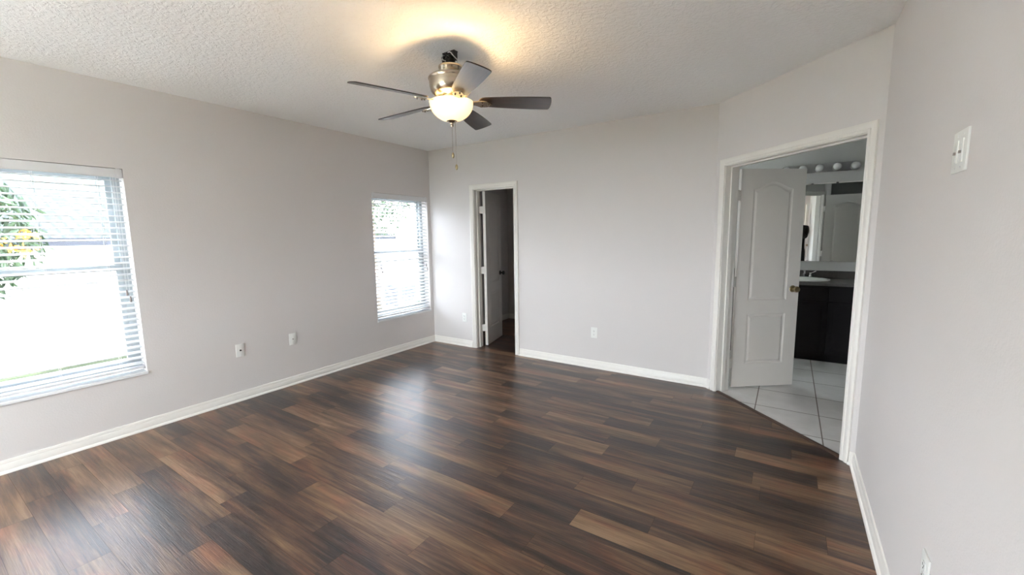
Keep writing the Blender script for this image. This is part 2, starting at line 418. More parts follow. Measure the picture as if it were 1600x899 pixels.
# ---- plank floor: one mesh, each plank a face with its own tone
PITCH, PLEN, Y0 = 0.148, 0.914, 0.039
joints = {8: (1.81, .15, .85), 9: (2.38, .5, .75), 10: (1.33, .85, .5), 11: (1.11, .15, .75), 12: (1.44, .85, .15), 13: (3.624, .1, .55), 14: (3.157, .35, .92),
          15: (3.445, .1, .6), 16: (3.735, .65, .1), 17: (4.07, .5, .15), 19: (3.433, .75, .1), 20: (2.99, .45, .1), 21: (3.305, .7, .1)}
tones = {(11, 1): .78, (11, 2): .12, (12, 1): .12, (12, 2): .9, (14, 1): .92, (20, 2): .6, (8, 1): .85, (10, -1): .85}
bm = bmesh.new(); cl_ = bm.loops.layers.float_color.new('plank')
G = 0.0005
row = math.floor((REAR - Y0) / PITCH)
LX, LY = -0.02, REAR - 0.02
while Y0 + row * PITCH < CL_Y + 0.1:
    ya, yb = Y0 + row * PITCH, Y0 + (row + 1) * PITCH
    rr = random.Random(row * 101 + 5)
    jx, tl, tr_ = joints.get(row, (rr.uniform(1, 2), None, None))
    k = math.floor((-0.1 - jx) / PLEN)
    base = 0
    while jx + k * PLEN < W + 0.15:
        xa, xb = jx + k * PLEN, jx + (k + 1) * PLEN
        tv = rr.random(); tv = (tv ** 1.1) * 0.95
        if tl is not None and k == -1: tv = tl
        if tl is not None and k == 0: tv = tr_
        tv = tones.get((row, k), tv)
        xmax = W + 0.01 if ya < D + 0.02 else CL_X + 0.01
        if xa < xmax and xb > LX:
            a0, a1 = max(xa, LX) + G, min(xb, xmax) - G
            if a1 > a0:
                vs = [bm.verts.new(p) for p in ((a0, ya + G, 0), (a1, ya + G, 0), (a1, yb - G, 0), (a0, yb - G, 0))]
                f = bm.faces.new(vs); c = (tv, rr.random(), 0, 1)
                for l in f.loops: l[cl_] = c
        k += 1
    row += 1
cut = ang(0, 0.03)
bmesh.ops.bisect_plane(bm, geom=bm.verts[:] + bm.edges[:] + bm.faces[:], plane_co=cut, plane_no=NV, clear_outer=True)
flo = obj('floor', bm, M['planks']); tag(flo, 'dark brown wood plank floor of the bedroom and closet', 'floor', kind='structure')
bm = bmesh.new(); box(bm, 0, 2.7, REAR, BACKY, -0.3, -0.004); prism(bm, [(2.7, REAR), (W + .05, REAR), (W + .05, B - .05), ang(EL, 0.05), ang(0, 0.05), (2.7, D + .1)], -0.3, -0.004)
sf = obj('subfloor', bm, M['subfloor'], flo)
bm = bmesh.new()
a_ = ang(-0.2, 0.03); b_ = ang(EL + 0.1, 0.03)
prism(bm, [(2.7, D + TW - 0.02), (a_.x, D + TW - 0.02), (a_.x, a_.y), (b_.x, b_.y), (b_.x, 1.4), (7.0, 1.4), (7.0, BACKY), (2.7, BACKY)], -0.3, 0.0)
tag(obj('floor_bathroom', bm, M['tile']), 'white square tile floor of the bathroom', 'floor', kind='structure')
bm = bmesh.new()
pr = [(-0.022, 0.0), (-0.016, 0.005), (0.0, 0.009), (0.016, 0.005), (0.022, 0.0)]
p0, p1 = ang(S0 + 0.004, 0.025), ang(S1 - 0.004, 0.025)
sweep(bm, [p0, p1], [NV, NV], pr)
tag(obj('trim_threshold', bm, M['threshold']), 'dark wood transition strip between planks and bathroom tile', 'trim', kind='structure')

# ---- baseboards (profile: shoe, flat, cove, cap)
BP = [(0, 0), (0.023, 0), (0.0225, 0.007), (0.019, 0.014), (0.0135, 0.018), (0.0125, 0.019), (0.0125, 0.060), (0.010, 0.064), (0.0105, 0.070), (0.0075, 0.077), (0.0065, 0.083), (0.003, 0.086), (0, 0.086)]
def baseboard(name, pts, nrm, label):
    bm = bmesh.new(); sweep(bm, pts, nrm, BP)
    tag(obj(name, bm, M['trim'], smooth=True), label, 'baseboard', kind='structure')
q = 1.0
baseboard('baseboard_left', [(0, REAR, 0), (0, D, 0)], [(1, 0), (1, -1)], 'white baseboard along the window wall')
baseboard('baseboard_back', [(0, D, 0), (DC0 - 0.062, D, 0)], [(1, -1), (0, -1)], 'short white baseboard between the corner and the closet door')
baseboard('baseboard_rear', [(0, REAR, 0), (W, REAR, 0)], [(1, 1), (-1, 1)], 'white baseboard on the wall behind the camera')
nm = Vector((0, -1, 0)); na = -NV
mb = (nm + na); mb = mb / (mb.dot(nm))
baseboard('baseboard_center', [(DC1 + 0.062, D, 0), (A, D, 0), tuple(ang(S0 - 0.062))], [(0, -1), tuple(mb)[:2], tuple(na)[:2]], 'long white baseboard under the blank back wall')
mr = (na + Vector((-1, 0, 0))); mr = mr / (mr.dot(Vector((-1, 0, 0))))
baseboard('baseboard_right', [(W, REAR, 0), (W, B, 0), tuple(ang(S1 + 0.062))], [(-1, 0), tuple(mr)[:2], tuple(na)[:2]], 'white baseboard along the right wall')
baseboard('baseboard_closet', [(0, D + TW, 0), (0, CL_Y, 0), (CL_X, CL_Y, 0)], [(1, 0), (1, -1), (0, -1)], 'white baseboard inside the dark closet')

# ---- door frames
CP = [(0.0, 0.0), (0.0, 0.010), (0.004, 0.013), (0.016, 0.014), (0.020, 0.010), (0.026, 0.011), (0.038, 0.017), (0.050, 0.018), (0.057, 0.014), (0.057, 0.0)]   # (outward from opening, proud of wall)
def door_frame(name, P, e, n, s0, s1, zt, parent, depth=TW, stop=0.055):
    """P origin on the room face; e along the wall; n away from the room. casing, jamb and stop in one mesh"""
    bm = bmesh.new()
    def pt(s, dn, z): v = P + e * s + n * dn; return (v.x, v.y, z)
    for side in (-1, 1):                       # casing both faces
        base = 0.0 if side < 0 else depth
        rings = []
        for (s, z, ds, dz) in ((s0, 0, -1, 0), (s0, zt, -1, 1), (s1, zt, 1, 1), (s1, 0, 1, 0)):
            rings.append([bm.verts.new(pt(s + ds * u, base + side * v, z + dz * u)) for u, v in CP])
        for a, b in zip(rings, rings[1:]):
            for i in range(len(CP)): bm.faces.new((a[i], a[(i + 1) % len(CP)], b[(i + 1) % len(CP)], b[i]))
        bm.faces.new(rings[0]); bm.faces.new(rings[-1])
    def pbox(sa, sb, na_, nb_, za, zb):
        A4 = [(sa, na_), (sb, na_), (sb, nb_), (sa, nb_)]
        prism(bm, [pt(a, b, 0) for a, b in A4], za, zb)
    j = 0.006
    pbox(s0 - 0.0, s0 + j, 0.0, depth, 0, zt); pbox(s1 - j, s1, 0.0, depth, 0, zt); pbox(s0 + j, s1 - j, 0.0, depth, zt - j, zt)
    st = stop
    pbox(s0 + j, s0 + j + 0.011, st, st + 0.035, 0, zt - j); pbox(s1 - j - 0.011, s1 - j, st, st + 0.035, 0, zt - j); pbox(s0 + j, s1 - j, st, st + 0.035, zt - j - 0.011, zt - j)
    return obj(name, bm, M['trim'], parent, smooth=True)

def panel_loop(x0, x1, z0, z1, arch, d, N=24):
    """ccw outline inset by d; the top edge bulges by `arch` like a soft eyebrow"""
    pts = [(x0 + d, z0 + d), (x1 - d, z0 + d)]
    for i in range(N + 1):
        u = 1 - i / N
        x = x0 + d + (x1 - x0 - 2 * d) * u
        k = max(0.0, math.sin(PI * u)) ** 1.6 if arch else 0
        pts.append((x, z1 - d + arch * k))
    return pts
def door_leaf(name, w, h, parent, t=0.035):
    """local: x 0..w from the hinge, y -t/2..t/2, z 0..h; arched tall panel above, square one below"""
    bm = bmesh.new()
    mx_ = 0.118 * w / 0.61
    specs = [(mx_, w - mx_, 0.225, 0.70, 0), (mx_, w - mx_, 0.83, 1.845, 0.062)]
    for side in (-1, 1):
        y = side * t / 2
        edges = []
        outer = [bm.verts.new((x, y, z)) for x, z in ((0, 0), (w, 0), (w, h), (0, h))]
        for i in range(4): edges.append(bm.edges.new((outer[i], outer[(i + 1) % 4])))
        for sp_ in specs:
            prev = None
            for d, dep in ((0.0, 0.0), (0.004, 0.0035), (0.013, 0.006), (0.020, 0.006), (0.034, 0.0015), (0.038, 0.001)):
                lp = [bm.verts.new((x, y - side * dep, z)) for x, z in panel_loop(*sp_, d)]
                n = len(lp)
                if prev is None:
                    for i in range(n): edges.append(bm.edges.new((lp[i], lp[(i + 1) % n])))
                else:
                    for i in range(n): bm.faces.new((prev[i], prev[(i + 1) % n], lp[(i + 1) % n], lp[i]))
                prev = lp
            bm.faces.new(prev)
        bmesh.ops.triangle_fill(bm, edges=edges, use_beauty=True)
        if side < 0: o1 = outer
        else: o2 = outer
    for i in range(4): bm.faces.new((o1[i], o1[(i + 1) % 4], o2[(i + 1) % 4], o2[i]))
    return obj(name, bm, M['door'], parent)
def door_knob(w, parent, t=0.035, mat='brass', z=0.93):
    bm = bmesh.new()
    prof = [(0.0, 0), (0.031, 0.0), (0.032, 0.004), (0.028, 0.009), (0.012, 0.012), (0.010, 0.030), (0.016, 0.036), (0.0265, 0.044), (0.029, 0.054), (0.026, 0.063), (0.016, 0.068), (0.0, 0.069)]
    for sd in (-1, 1):
        b2 = bmesh.new(); lathe(b2, prof, 24, cap=False)
        merge(bm, b2, Matrix.Translation((w - 0.062, sd * t / 2, z)) @ Matrix.Rotation(-sd * PI / 2, 4, 'X'))
    box(bm, w - 0.0002, w + 0.0015, -0.011, 0.011, z - 0.028, z + 0.028)
    return tag_part(obj('knob', bm, M[mat], parent, smooth=True), 'round antique brass knob')
def tag_part(o, label): o['label'] = label; return o
def hinges(parent, leaf_pt, jamb_pt, zs=(0.25, 1.02, 1.80), hh=0.09):
    """white painted butt hinges that bridge the gap between jamb and leaf; points in world"""
    for z in zs:
        bm = bmesh.new()
        a, b = Vector(jamb_pt), Vector(leaf_pt)
        d = (b - a); nrm = Vector((-d.y, d.x, 0)).normalized() * 0.0015
        prism(bm, [a + nrm, b + nrm, b - nrm, a - nrm], z - hh / 2, z + hh / 2)
        m_ = (a + b) / 2 + nrm * 3
        lathe(bm, [(0.0, z - hh / 2 - 0.004), (0.006, z - hh / 2), (0.006, z + hh / 2), (0.0, z + hh / 2 + 0.004)], 10, (m_.x, m_.y), cap=False)
        o = obj('hinge', bm, M['trim'], parent)
        o.matrix_parent_inverse = parent.matrix_world.inverted() if parent else Matrix()

# door_1: closet
d1 = thing('door_1', 'narrow white arch-panelled closet door standing open into the dark closet', 'door', kind='structure')
door_frame('door_frame', Vector((0, D, 0)), Vector((1, 0, 0)), Vector((0, 1, 0)), DC0, DC1, DZ, d1)
def place_leaf(parent, name, near, far, w, face_side, t=0.035, knob='brass'):
    """near/far: world ends of the visible face; thickness goes to face_side*(left normal)"""
    n2 = Vector((near[0], near[1], 0)); f2 = Vector((far[0], far[1], 0)); e = (f2 - n2).normalized(); nn = Vector((-e.y, e.x, 0)) * face_side
    c = n2 + nn * t / 2
    lf = door_leaf(name, w, 2.022, parent)
    lf.matrix_local = Matrix.Translation((c.x, c.y, 0.012)) @ Matrix.Rotation(math.atan2(e.y, e.x), 4, 'Z')
    door_knob(w, lf, mat=knob)
    return lf, n2, nn
lf, n2, nn = place_leaf(d1, 'door_leaf', (0.822, 4.432), (0.668, 4.992), 0.585, 1, knob='black_metal')
lf.children[0]['label'] = 'round dark knob'
hinges(d1, (n2 + nn * 0.004), (DC0 + 0.005, D + 0.11, 0))

# door_2: bathroom pair
d2 = thing('door_2', 'wide diagonal bathroom doorway with a pair of white arch-panelled door leaves', 'door', kind='structure')
door_frame('door_frame', AP.copy(), EV, NV, S0, S1, DZ, d2)
lf, n2, nn = place_leaf(d2, 'door_leaf', (3.740, 4.360), (4.229, 4.738), 0.612, 1)
hinges(d2, n2 + nn * 0.004, ang(S0 + 0.006, 0.118), zs=(0.25, 1.02, 1.80))
p_ = ang(S1 - 0.004, TW + 0.012)
near = Vector((p_.x + 0.028, p_.y + 0.02, 0))
lf, n2, nn = place_leaf(d2, 'door_leaf', near + Vector((0, 0.018, 0)), near + Vector((0.6, 0.045, 0)), 0.612, -1)
hinges(d2, n2 + nn * 0.01, ang(S1 - 0.004, TW - 0.01))

# ------------------------------------------------------------------ windows
def make_window(n, y0, y1, label):
    w = thing('window_%d' % n, label, 'window', (0, 0, 0), kind='structure')
    xf0, xf1 = -0.165, -0.105
    z0, z1 = WZ0 + 0.012, WZ1
    zm = 1.265
    bm = bmesh.new()
    fw = 0.045
    box(bm, xf0, xf1, y0, y0 + fw, z0, z1); box(bm, xf0, xf1, y1 - fw, y1, z0, z1)
    box(bm, xf0, xf1, y0 + fw, y1 - fw, z1 - fw, z1); box(bm, xf0, xf1, y0 + fw, y1 - fw, z0, z0 + fw)
    obj('window_frame', bm, M['vinyl'], w)
    for nm, xa, xb, za, zb in (('upper_sash', -0.160, -0.138, zm - 0.02, z1 - fw), ('lower_sash', -0.134, -0.112, z0 + fw, zm + 0.025)):
        bm = bmesh.new(); sw = 0.032
        ya, yb = y0 + fw, y1 - fw
        box(bm, xa, xb, ya, ya + sw, za, zb); box(bm, xa, xb, yb - sw, yb, za, zb); box(bm, xa, xb, ya + sw, yb - sw, za, za + sw); box(bm, xa, xb, ya + sw, yb - sw, zb - sw, zb)
        s_ = obj('sash', bm, M['vinyl'], w)
        bm = bmesh.new(); box(bm, (xa + xb) / 2 - 0.002, (xa + xb) / 2 + 0.002, ya + sw, yb - sw, za + sw, zb - sw)
        obj('pane', bm, M['dim_glass'], s_)
    bm = bbox(-0.105, 0.012, y0 - 0.004, y1 + 0.004, WZ0 - 0.012, WZ0 + 0.010, 0.004)
    obj('window_sill', bm, M['marble'], w)
    return w
make_window(1, *WIN1, 'large near window beside the left edge, looking on a flowering tree')
make_window(2, *WIN2, 'far window next to the room corner, looking on green foliage')

w5 = thing('window_5', 'unseen window added on the left wall for more daylight', 'window', kind='structure')  # added out of view to bring more daylight into the room
bm = bmesh.new(); fw = 0.05; y0, y1, z0, z1 = WIN5[0], WIN5[1], WZ0, 2.15
for ya, yb, za, zb in ((y0, y0 + fw, z0, z1), (y1 - fw, y1, z0, z1), (y0 + fw, y1 - fw, z0, z0 + fw), (y0 + fw, y1 - fw, z1 - fw, z1), ((y0 + y1 - fw) / 2, (y0 + y1 + fw) / 2, z0 + fw, z1 - fw)):
    box(bm, -0.165, -0.105, ya, yb, za, zb)
obj('window_frame', bm, M['vinyl'], w5)
for ya, yb in ((y0 + fw, (y0 + y1 - fw) / 2), ((y0 + y1 + fw) / 2, y1 - fw)):
    bm = bmesh.new(); box(bm, -0.137, -0.133, ya, yb, z0 + fw, z1 - fw); obj('pane', bm, M['glass'], w5)
def make_blind(y0, y1, label, tilt_deg=-18):
    ym = (y0 + y1) / 2; w = (y1 - y0) - 0.016
    t = thing('window_blind', label, 'blind', (-0.042, ym, WZ1), group='white horizontal blinds')
    bm = bbox(-0.030, 0.030, -w / 2, w / 2, -0.048, -0.002, 0.003)
    obj('headrail', bm, M['headrail'], t, smooth=True)
    bm = bmesh.new()
    b2 = bbox(0.031, 0.043, -w / 2 - 0.004, w / 2 + 0.004, -0.066, -0.004, 0.003); merge(bm, b2)
    for yy in (-w / 2 + 0.02, w / 2 - 0.02):
        merge(bm, bbox(0.030, 0.046, yy - 0.012, yy + 0.012, -0.07, -0.001, 0.002))
    obj('valance', bm, M['headrail'], t)
    nz, top, bot = 33, -0.085, WZ0 + 0.045 - WZ1
    bm = bmesh.new()
    tilt = math.radians(tilt_deg)
    for i in range(nz):
        z = top + (bot + 0.03 - top) * i / (nz - 1)
        prev = None
        rows = []
        for k in range(5):
            u = (k / 4 - 0.5) * 0.050
            zz = z + 0.0022 * (1 - (2 * u / 0.05) ** 2) + u * math.sin(tilt)
            rows.append((u, zz))
        th = 0.0036
        loopa = [(u, zz + th / 2) for u, zz in rows] + [(u, zz - th / 2) for u, zz in reversed(rows)]
        a = [bm.verts.new((u, -w / 2, zz)) for u, zz in loopa]; b = [bm.verts.new((u, w / 2, zz)) for u, zz in loopa]
        n = len(a)
        for j in range(n): bm.faces.new((a[j], a[(j + 1) % n], b[(j + 1) % n], b[j]))
        bm.faces.new(a); bm.faces.new(b)
    obj('slats', bm, M['slat'], t)
    bm = bbox(-0.026, 0.026, -w / 2, w / 2, bot - 0.012, bot + 0.006, 0.004)
    obj('bottom_rail', bm, M['headrail'], t)
    for yy in (-w / 2 + 0.13, 0.0, w / 2 - 0.13):
        bm = bmesh.new()
        for xx in (-0.0265, 0.0265): tube(bm, [(xx, yy, -0.05), (xx, yy, bot)], 0.0009, 5)
        obj('ladder_cord', bm, M['cord'], t)
    # lift cords with tassels and the tilt cords
    for (yy, ln, k) in ((w / 2 - 0.055, 0.90, 2), (-w / 2 + 0.075, 0.88, 2)):
        for j in range(k):
            bm = bmesh.new(); y_ = yy + j * 0.016; l_ = ln + j * 0.05
            tube(bm, [(0.050, y_, -0.05), (0.050, y_, -l_)], 0.0010, 5)
            c_ = obj('pull_cord', bm, M['cord'], t)
            bm = bmesh.new(); lathe(bm, [(0, -l_ + 0.012), (0.004, -l_ + 0.01), (0.0075, -l_ - 0.025), (0.005, -l_ - 0.032), (0, -l_ - 0.034)], 12, (0.050, y_), cap=False)
            obj('tassel', bm, M['tassel'], c_)
    return t
make_blind(*WIN1, 'white horizontal slat blind over the large near window', -12)
make_blind(*WIN2, 'white horizontal slat blind over the far window by the corner')
for n, (y0, y1) in (('window_daylight', WIN1), ('window_daylight', WIN2), ('window_daylight', WIN5)):
    ld = bpy.data.lights.new(n, 'AREA'); ld.shape = 'RECTANGLE'; ld.size = WZ1 - WZ0 + 0.1; ld.size_y = y1 - y0 + 0.1; ld.cycles.is_portal = True
    lo = bpy.data.objects.new(n, ld); C.objects.link(lo); lo.location = (-WT - 0.01, (y0 + y1) / 2, (WZ0 + WZ1) / 2)
    lo.rotation_euler = (0, -PI / 2, 0)
ld = bpy.data.lights.new('fill_portal_rear', 'AREA'); ld.shape = 'RECTANGLE'; ld.size = RG[1] - RG[0]; ld.size_y = RG[3] - RG[2]; ld.cycles.is_portal = True  # sampling portal of the added rear window
lo = bpy.data.objects.new('fill_portal_rear', ld); C.objects.link(lo); lo.location = ((RG[0] + RG[1]) / 2, REAR - 0.16, (RG[2] + RG[3]) / 2); lo.rotation_euler = (PI / 2, 0, 0)
ld = bpy.data.lights.new('fill_portal_bath', 'AREA'); ld.shape = 'RECTANGLE'; ld.size = BW[3] - BW[2]; ld.size_y = BW[1] - BW[0]; ld.cycles.is_portal = True  # sampling portal of the added bathroom window
lo = bpy.data.objects.new('fill_portal_bath', ld); C.objects.link(lo); lo.location = (2.59, (BW[0] + BW[1]) / 2, (BW[2] + BW[3]) / 2); lo.rotation_euler = (0, -PI / 2, 0)

# ------------------------------------------------------------------ wall plates
def plate_mesh(w, h, d=0.006):
    b = bbox(-w / 2, w / 2, -d, 0.0, -h / 2, h / 2, 0.0025); return b
def outlet(name, loc, rotz, label, kind, cat, group=None):
    """local: plate in x-z, facing -y"""
    t = thing(name, label, cat, loc, rotz, group)
    wdt = 0.130 if kind == 'switch2' else 0.072
    hgt = 0.124 if kind == 'switch2' else 0.117
    obj('plate', plate_mesh(wdt, hgt), M['plate'], t, smooth=True)
    if kind == 'duplex':
        for s in (-1, 1):
            bm = bmesh.new(); pts = []
            for i in range(24):
                a = 2 * PI * i / 24; pts.append((0.017 * math.cos(a), max(-0.0135, min(0.0135, 0.0175 * math.sin(a))) + s * 0.0195))
            va = [bm.verts.new((x, -0.0062, z)) for x, z in pts]; vb = [bm.verts.new((x, -0.0085, z)) for x, z in pts]
            bm.faces.new(vb)
            for i in range(24): bm.faces.new((va[i], va[(i + 1) % 24], vb[(i + 1) % 24], vb[i]))
            rc = obj('receptacle', bm, M['plate'], t)
            bm = bmesh.new()
            box(bm, -0.0075, -0.0055, -0.0092, -0.0083, s * 0.0195 - 0.002, s * 0.0195 + 0.007)
            box(bm, 0.0055, 0.0075, -0.0092, -0.0083, s * 0.0195 - 0.001, s * 0.0195 + 0.006)
            b2 = bmesh.new(); lathe(b2, [(0.0, 0), (0.0026, 0), (0.0026, 0.0009), (0, 0.0009)], 10, cap=False)
            merge(bm, b2, Matrix.Translation((0, -0.0083, s * 0.0195 - 0.0075)) @ Matrix.Rotation(PI / 2, 4, 'X'))
            obj('slot', bm, M['slot'], rc)
        scr = [(0, 0)]
    elif kind == 'coax':
        bm = bmesh.new(); b2 = bmesh.new(); lathe(b2, [(0, 0), (0.0075, 0), (0.0075, 0.004), (0.005, 0.005), (0.005, 0.012), (0.0, 0.0125)], 12, cap=False)
        merge(bm, b2, Matrix.Translation((0, -0.006, 0)) @ Matrix.Rotation(PI / 2, 4, 'X')); tag_part(obj('jack', bm, M['black_metal'], t), 'dark threaded cable jack')
        scr = [(0, 0.042), (0, -0.042)]
    elif kind == 'phone':
        bm = bmesh.new(); box(bm, -0.009, 0.009, -0.0085, -0.006, -0.010, 0.010); jk = obj('jack', bm, M['plate'], t)
        bm = bmesh.new(); box(bm, -0.005, 0.005, -0.0092, -0.0083, -0.006, 0.005); obj('slot', bm, M['tassel'], jk)
        scr = [(0, 0.042), (0, -0.042)]
    else:
        for xo in (-0.024, 0.024):
            merge_b = bbox(xo - 0.0125, xo + 0.0125, -0.0085, -0.005, -0.034, 0.034, 0.0012)
            sw = obj('slide_switch', merge_b, M['plate'], t)
            bm = bmesh.new(); box(bm, xo - 0.003, xo + 0.003, -0.0092, -0.0083, -0.027, 0.020); obj('slot', bm, M['headrail'], sw)
            bm = bmesh.new(); box(bm, xo - 0.004, xo + 0.004, -0.0135, -0.0085, -0.008, 0.000); obj('slider', bm, M['tassel'], sw)
        scr = [(-0.024, 0.048), (0.024, 0.048), (-0.024, -0.048), (0.024, -0.048)]
    for x, z in scr:
        bm = bmesh.new(); b2 = bmesh.new(); lathe(b2, [(0, 0), (0.003, 0), (0.0025, 0.001), (0, 0.0012)], 10, cap=False)
        merge(bm, b2, Matrix.Translation((x, -0.006, z)) @ Matrix.Rotation(PI / 2, 4, 'X')); obj('screw', bm, M['headrail'], t)
    return t
outlet('cable_outlet', (0, 1.765, 0.466), PI / 2, 'white plate with a dark cable jack, on the window wall nearer the large window', 'coax', 'wall plate')
outlet('phone_outlet', (0, 2.252, 0.466), PI / 2, 'white phone jack plate, on the window wall nearer the corner', 'phone', 'wall plate')
outlet('power_outlet', (0.555, D, 0.392), 0, 'white duplex outlet between the room corner and the closet door', 'duplex', 'outlet')
outlet('power_outlet', (2.390, D, 0.398), 0, 'white duplex outlet alone on the wide blank back wall', 'duplex', 'outlet')
outlet('wall_switch', (W, 1.840, 1.708), -PI / 2, 'white double slide switch plate high on the right wall', 'switch2', 'switch')
outlet('power_outlet', (W, 1.715, 0.405), -PI / 2, 'white duplex outlet low on the right wall, cut by the bottom edge', 'duplex', 'outlet')

# ------------------------------------------------------------------ ceiling fan
FX, FY = 2.295, 2.127
fan = thing('ceiling_fan', 'brushed nickel ceiling fan with five dark blades and a lit frosted bowl', 'ceiling fan', (FX, FY, 0))
def rad(prof, name, mat, parent=fan, seg=40, cap=True):
    bm = bmesh.new(); lathe(bm, prof, seg, cap=cap); return obj(name, bm, M[mat], parent, smooth=True)
# exposed mounting bracket with ball and wires
bm = bmesh.new()
box(bm, -0.048, 0.048, -0.018, 0.018, H - 0.006, H)
box(bm, -0.044, -0.040, -0.018, 0.018, H - 0.055, H - 0.006); box(bm, 0.040, 0.044, -0.018, 0.018, H - 0.055, H - 0.006)
lathe(bm, [(0.0, H - 0.018), (0.020, H - 0.02), (0.032, H - 0.034), (0.034, H - 0.045), (0.026, H - 0.06), (0.016, H - 0.066), (0.016, H - 0.10), (0.024, H - 0.102), (0.0, H - 0.103)], 20, cap=False)
mbk = obj('mounting_bracket', bm, M['black_metal'], fan, smooth=True)
for k in range(9):
    rr = random.Random(k + 3); a = rr.uniform(0, 2 * PI)
    bm = bmesh.new(); pts = []
    for i in range(9):
        u = i / 8; aa = a + u * rr.uniform(2.0, 3.2)
        pts.append((math.cos(aa) * (0.03 + 0.022 * math.sin(PI * u)), math.sin(aa) * (0.03 + 0.022 * math.sin(PI * u)), H - 0.012 - 0.07 * u + 0.012 * math.sin(7 * u)))
    tube(bm, pts, 0.003, 6); obj('wire', bm, M['fan_wire' if k % 3 else 'white_wire'], mbk, smooth='all')
rad([(0.0, 2.530), (0.058, 2.530), (0.070, 2.527), (0.0745, 2.522), (0.0745, 2.515), (0.070, 2.510), (0.066, 2.492), (0.060, 2.486), (0.0, 2.484)], 'canopy_ring', 'nickel')
rad([(0.0, 2.488), (0.070, 2.486), (0.110, 2.472), (0.133, 2.460), (0.1395, 2.452), (0.1395, 2.446), (0.136, 2.441), (0.1355, 2.436), (0.132, 2.400), (0.126, 2.378), (0.118, 2.364), (0.108, 2.354), (0.094, 2.348), (0.0, 2.346)], 'motor_housing', 'nickel')
rad([(0.0, 2.345), (0.060, 2.345), (0.062, 2.322), (0.045, 2.316), (0.045, 2.300), (0.0, 2.298)], 'light_fitter', 'nickel')
# blades
def blade_outline():
    L0, L1 = 0.175, 0.614
    right, left = [], []
    N = 22
    for i in range(N + 1):
        u = i / N; x = L0 + (L1 - L0) * u
        hw = 0.046 + 0.022 * math.sin(min(1, u * 1.15) * PI / 2)
        if u < 0.10: hw *= math.sqrt(max(0.0, 1 - (1 - u / 0.10) ** 2)) * 0.45 + 0.55
        right.append((x, -hw)); left.append((x, hw))
    tip = []
    hwE = right[-1][1]
    for k in range(1, 12):
        a = -PI / 2 + PI * k / 12
        tip.append((L1 - 0.0 + 0.018 * (math.cos(a) ** 0.8), 0.068 * math.sin(a)))
    # soften the two tip corners
    return right + tip + left[::-1]
BLZ = 2.316
for k in range(5):
    ang_ = math.radians(36 + 72 * k)
    Mx = Matrix.Rotation(ang_, 4, 'Z') @ Matrix.Translation((0, 0, BLZ)) @ Matrix.Rotation(math.radians(1.0), 4, 'Y') @ Matrix.Rotation(math.radians(-14), 4, 'X')
    bm = bmesh.new(); out = blade_outline(); th = 0.006
    a = [bm.verts.new((x, y, th / 2)) for x, y in out]; b = [bm.verts.new((x, y, -th / 2)) for x, y in out]
    bm.faces.new(a); bm.faces.new(b)
    for i in range(len(a)): bm.faces.new((a[i], a[(i + 1) % len(a)], b[(i + 1) % len(a)], b[i])).material_index = 1
    bl = obj('blade', bm, [M['blade'], M['blade_edge']], fan); bl.matrix_local = Mx
    # iron: curved arm plus oval plate with screws
    bm = bmesh.new()
    arm = [(0.070, 0.024, -0.0), (0.110, 0.018, -0.0), (0.150, 0.020, -0.004), (0.185, 0.034, -0.008), (0.225, 0.030, -0.008), (0.250, 0.012, -0.008)]
    pa = [(x, -w_, z) for x, w_, z in arm] + [(0.258, 0, -0.008)] + [(x, w_, z) for x, w_, z in arm[::-1]]
    va = [bm.verts.new((x, y, z - 0.003)) for x, y, z in pa]; vb = [bm.verts.new((x, y, z - 0.009)) for x, y, z in pa]
    n = len(pa); half = len(arm)
    for i in range(half - 1):
        j = n - 1 - i
        for vv in (va, vb): bm.faces.new((vv[i], vv[i + 1], vv[j - 1], vv[j]))
    for vv in (va, vb): bm.faces.new((vv[half - 1], vv[half], vv[half + 1]))
    for i in range(n): bm.faces.new((va[i], va[(i + 1) % n], vb[(i + 1) % n], vb[i]))
    ir = obj('blade_iron', bm, M['nickel'], bl)
    for (x, y) in ((0.195, 0.018), (0.195, -0.018), (0.235, 0.0)):
        b2 = bmesh.new(); lathe(b2, [(0, -0.017), (0.005, -0.0185), (0.0065, -0.021), (0.004, -0.023), (0, -0.0235)][::-1], 12, (x, y), cap=False)
        obj('screw', b2, M['nickel'], ir, smooth=True)
# bowl, finial, bulbs
bp_ = []
for i in range(15):
    a = PI / 2 * i / 14
    bp_.append((0.137 * math.cos(a) ** 0.98 if i < 14 else 0.012, 2.306 - 0.112 * math.sin(a)))
bowl_in = [(max(0.012, r - 0.004), z + 0.004) for r, z in reversed(bp_)]
rad([(0.139, 2.310)] + bp_ + bowl_in + [(0.134, 2.310)], 'glass_bowl', 'bowl', seg=48, cap=False)
rad([(0.0, 2.206), (0.030, 2.203), (0.034, 2.197), (0.026, 2.191), (0.012, 2.184), (0.008, 2.176), (0.011, 2.171), (0.008, 2.163), (0.0, 2.160)], 'finial', 'nickel', cap=False, seg=24)
LAMP_W = 4.0
for k in range(2):
    a = math.radians((284, 3)[k]); x, y = 0.082 * math.cos(a), 0.082 * math.sin(a)
    bm = bmesh.new(); lathe(bm, [(0.0, 2.298), (0.009, 2.296), (0.011, 2.286), (0.018, 2.272), (0.019, 2.260), (0.013, 2.250), (0.0, 2.246)][::-1], 14, (x, y), cap=False)
    obj('light_bulb', bm, M['lit_bulb'], fan, smooth=True)
    ld = bpy.data.lights.new('bulb_light', 'POINT'); ld.energy = LAMP_W; ld.color = (1.0, 0.68, 0.34); ld.shadow_soft_size = 0.016
    lo = bpy.data.objects.new('bulb_light', ld); C.objects.link(lo); lo.parent = fan; lo.location = (x * 1.10, y * 1.10, 2.303)
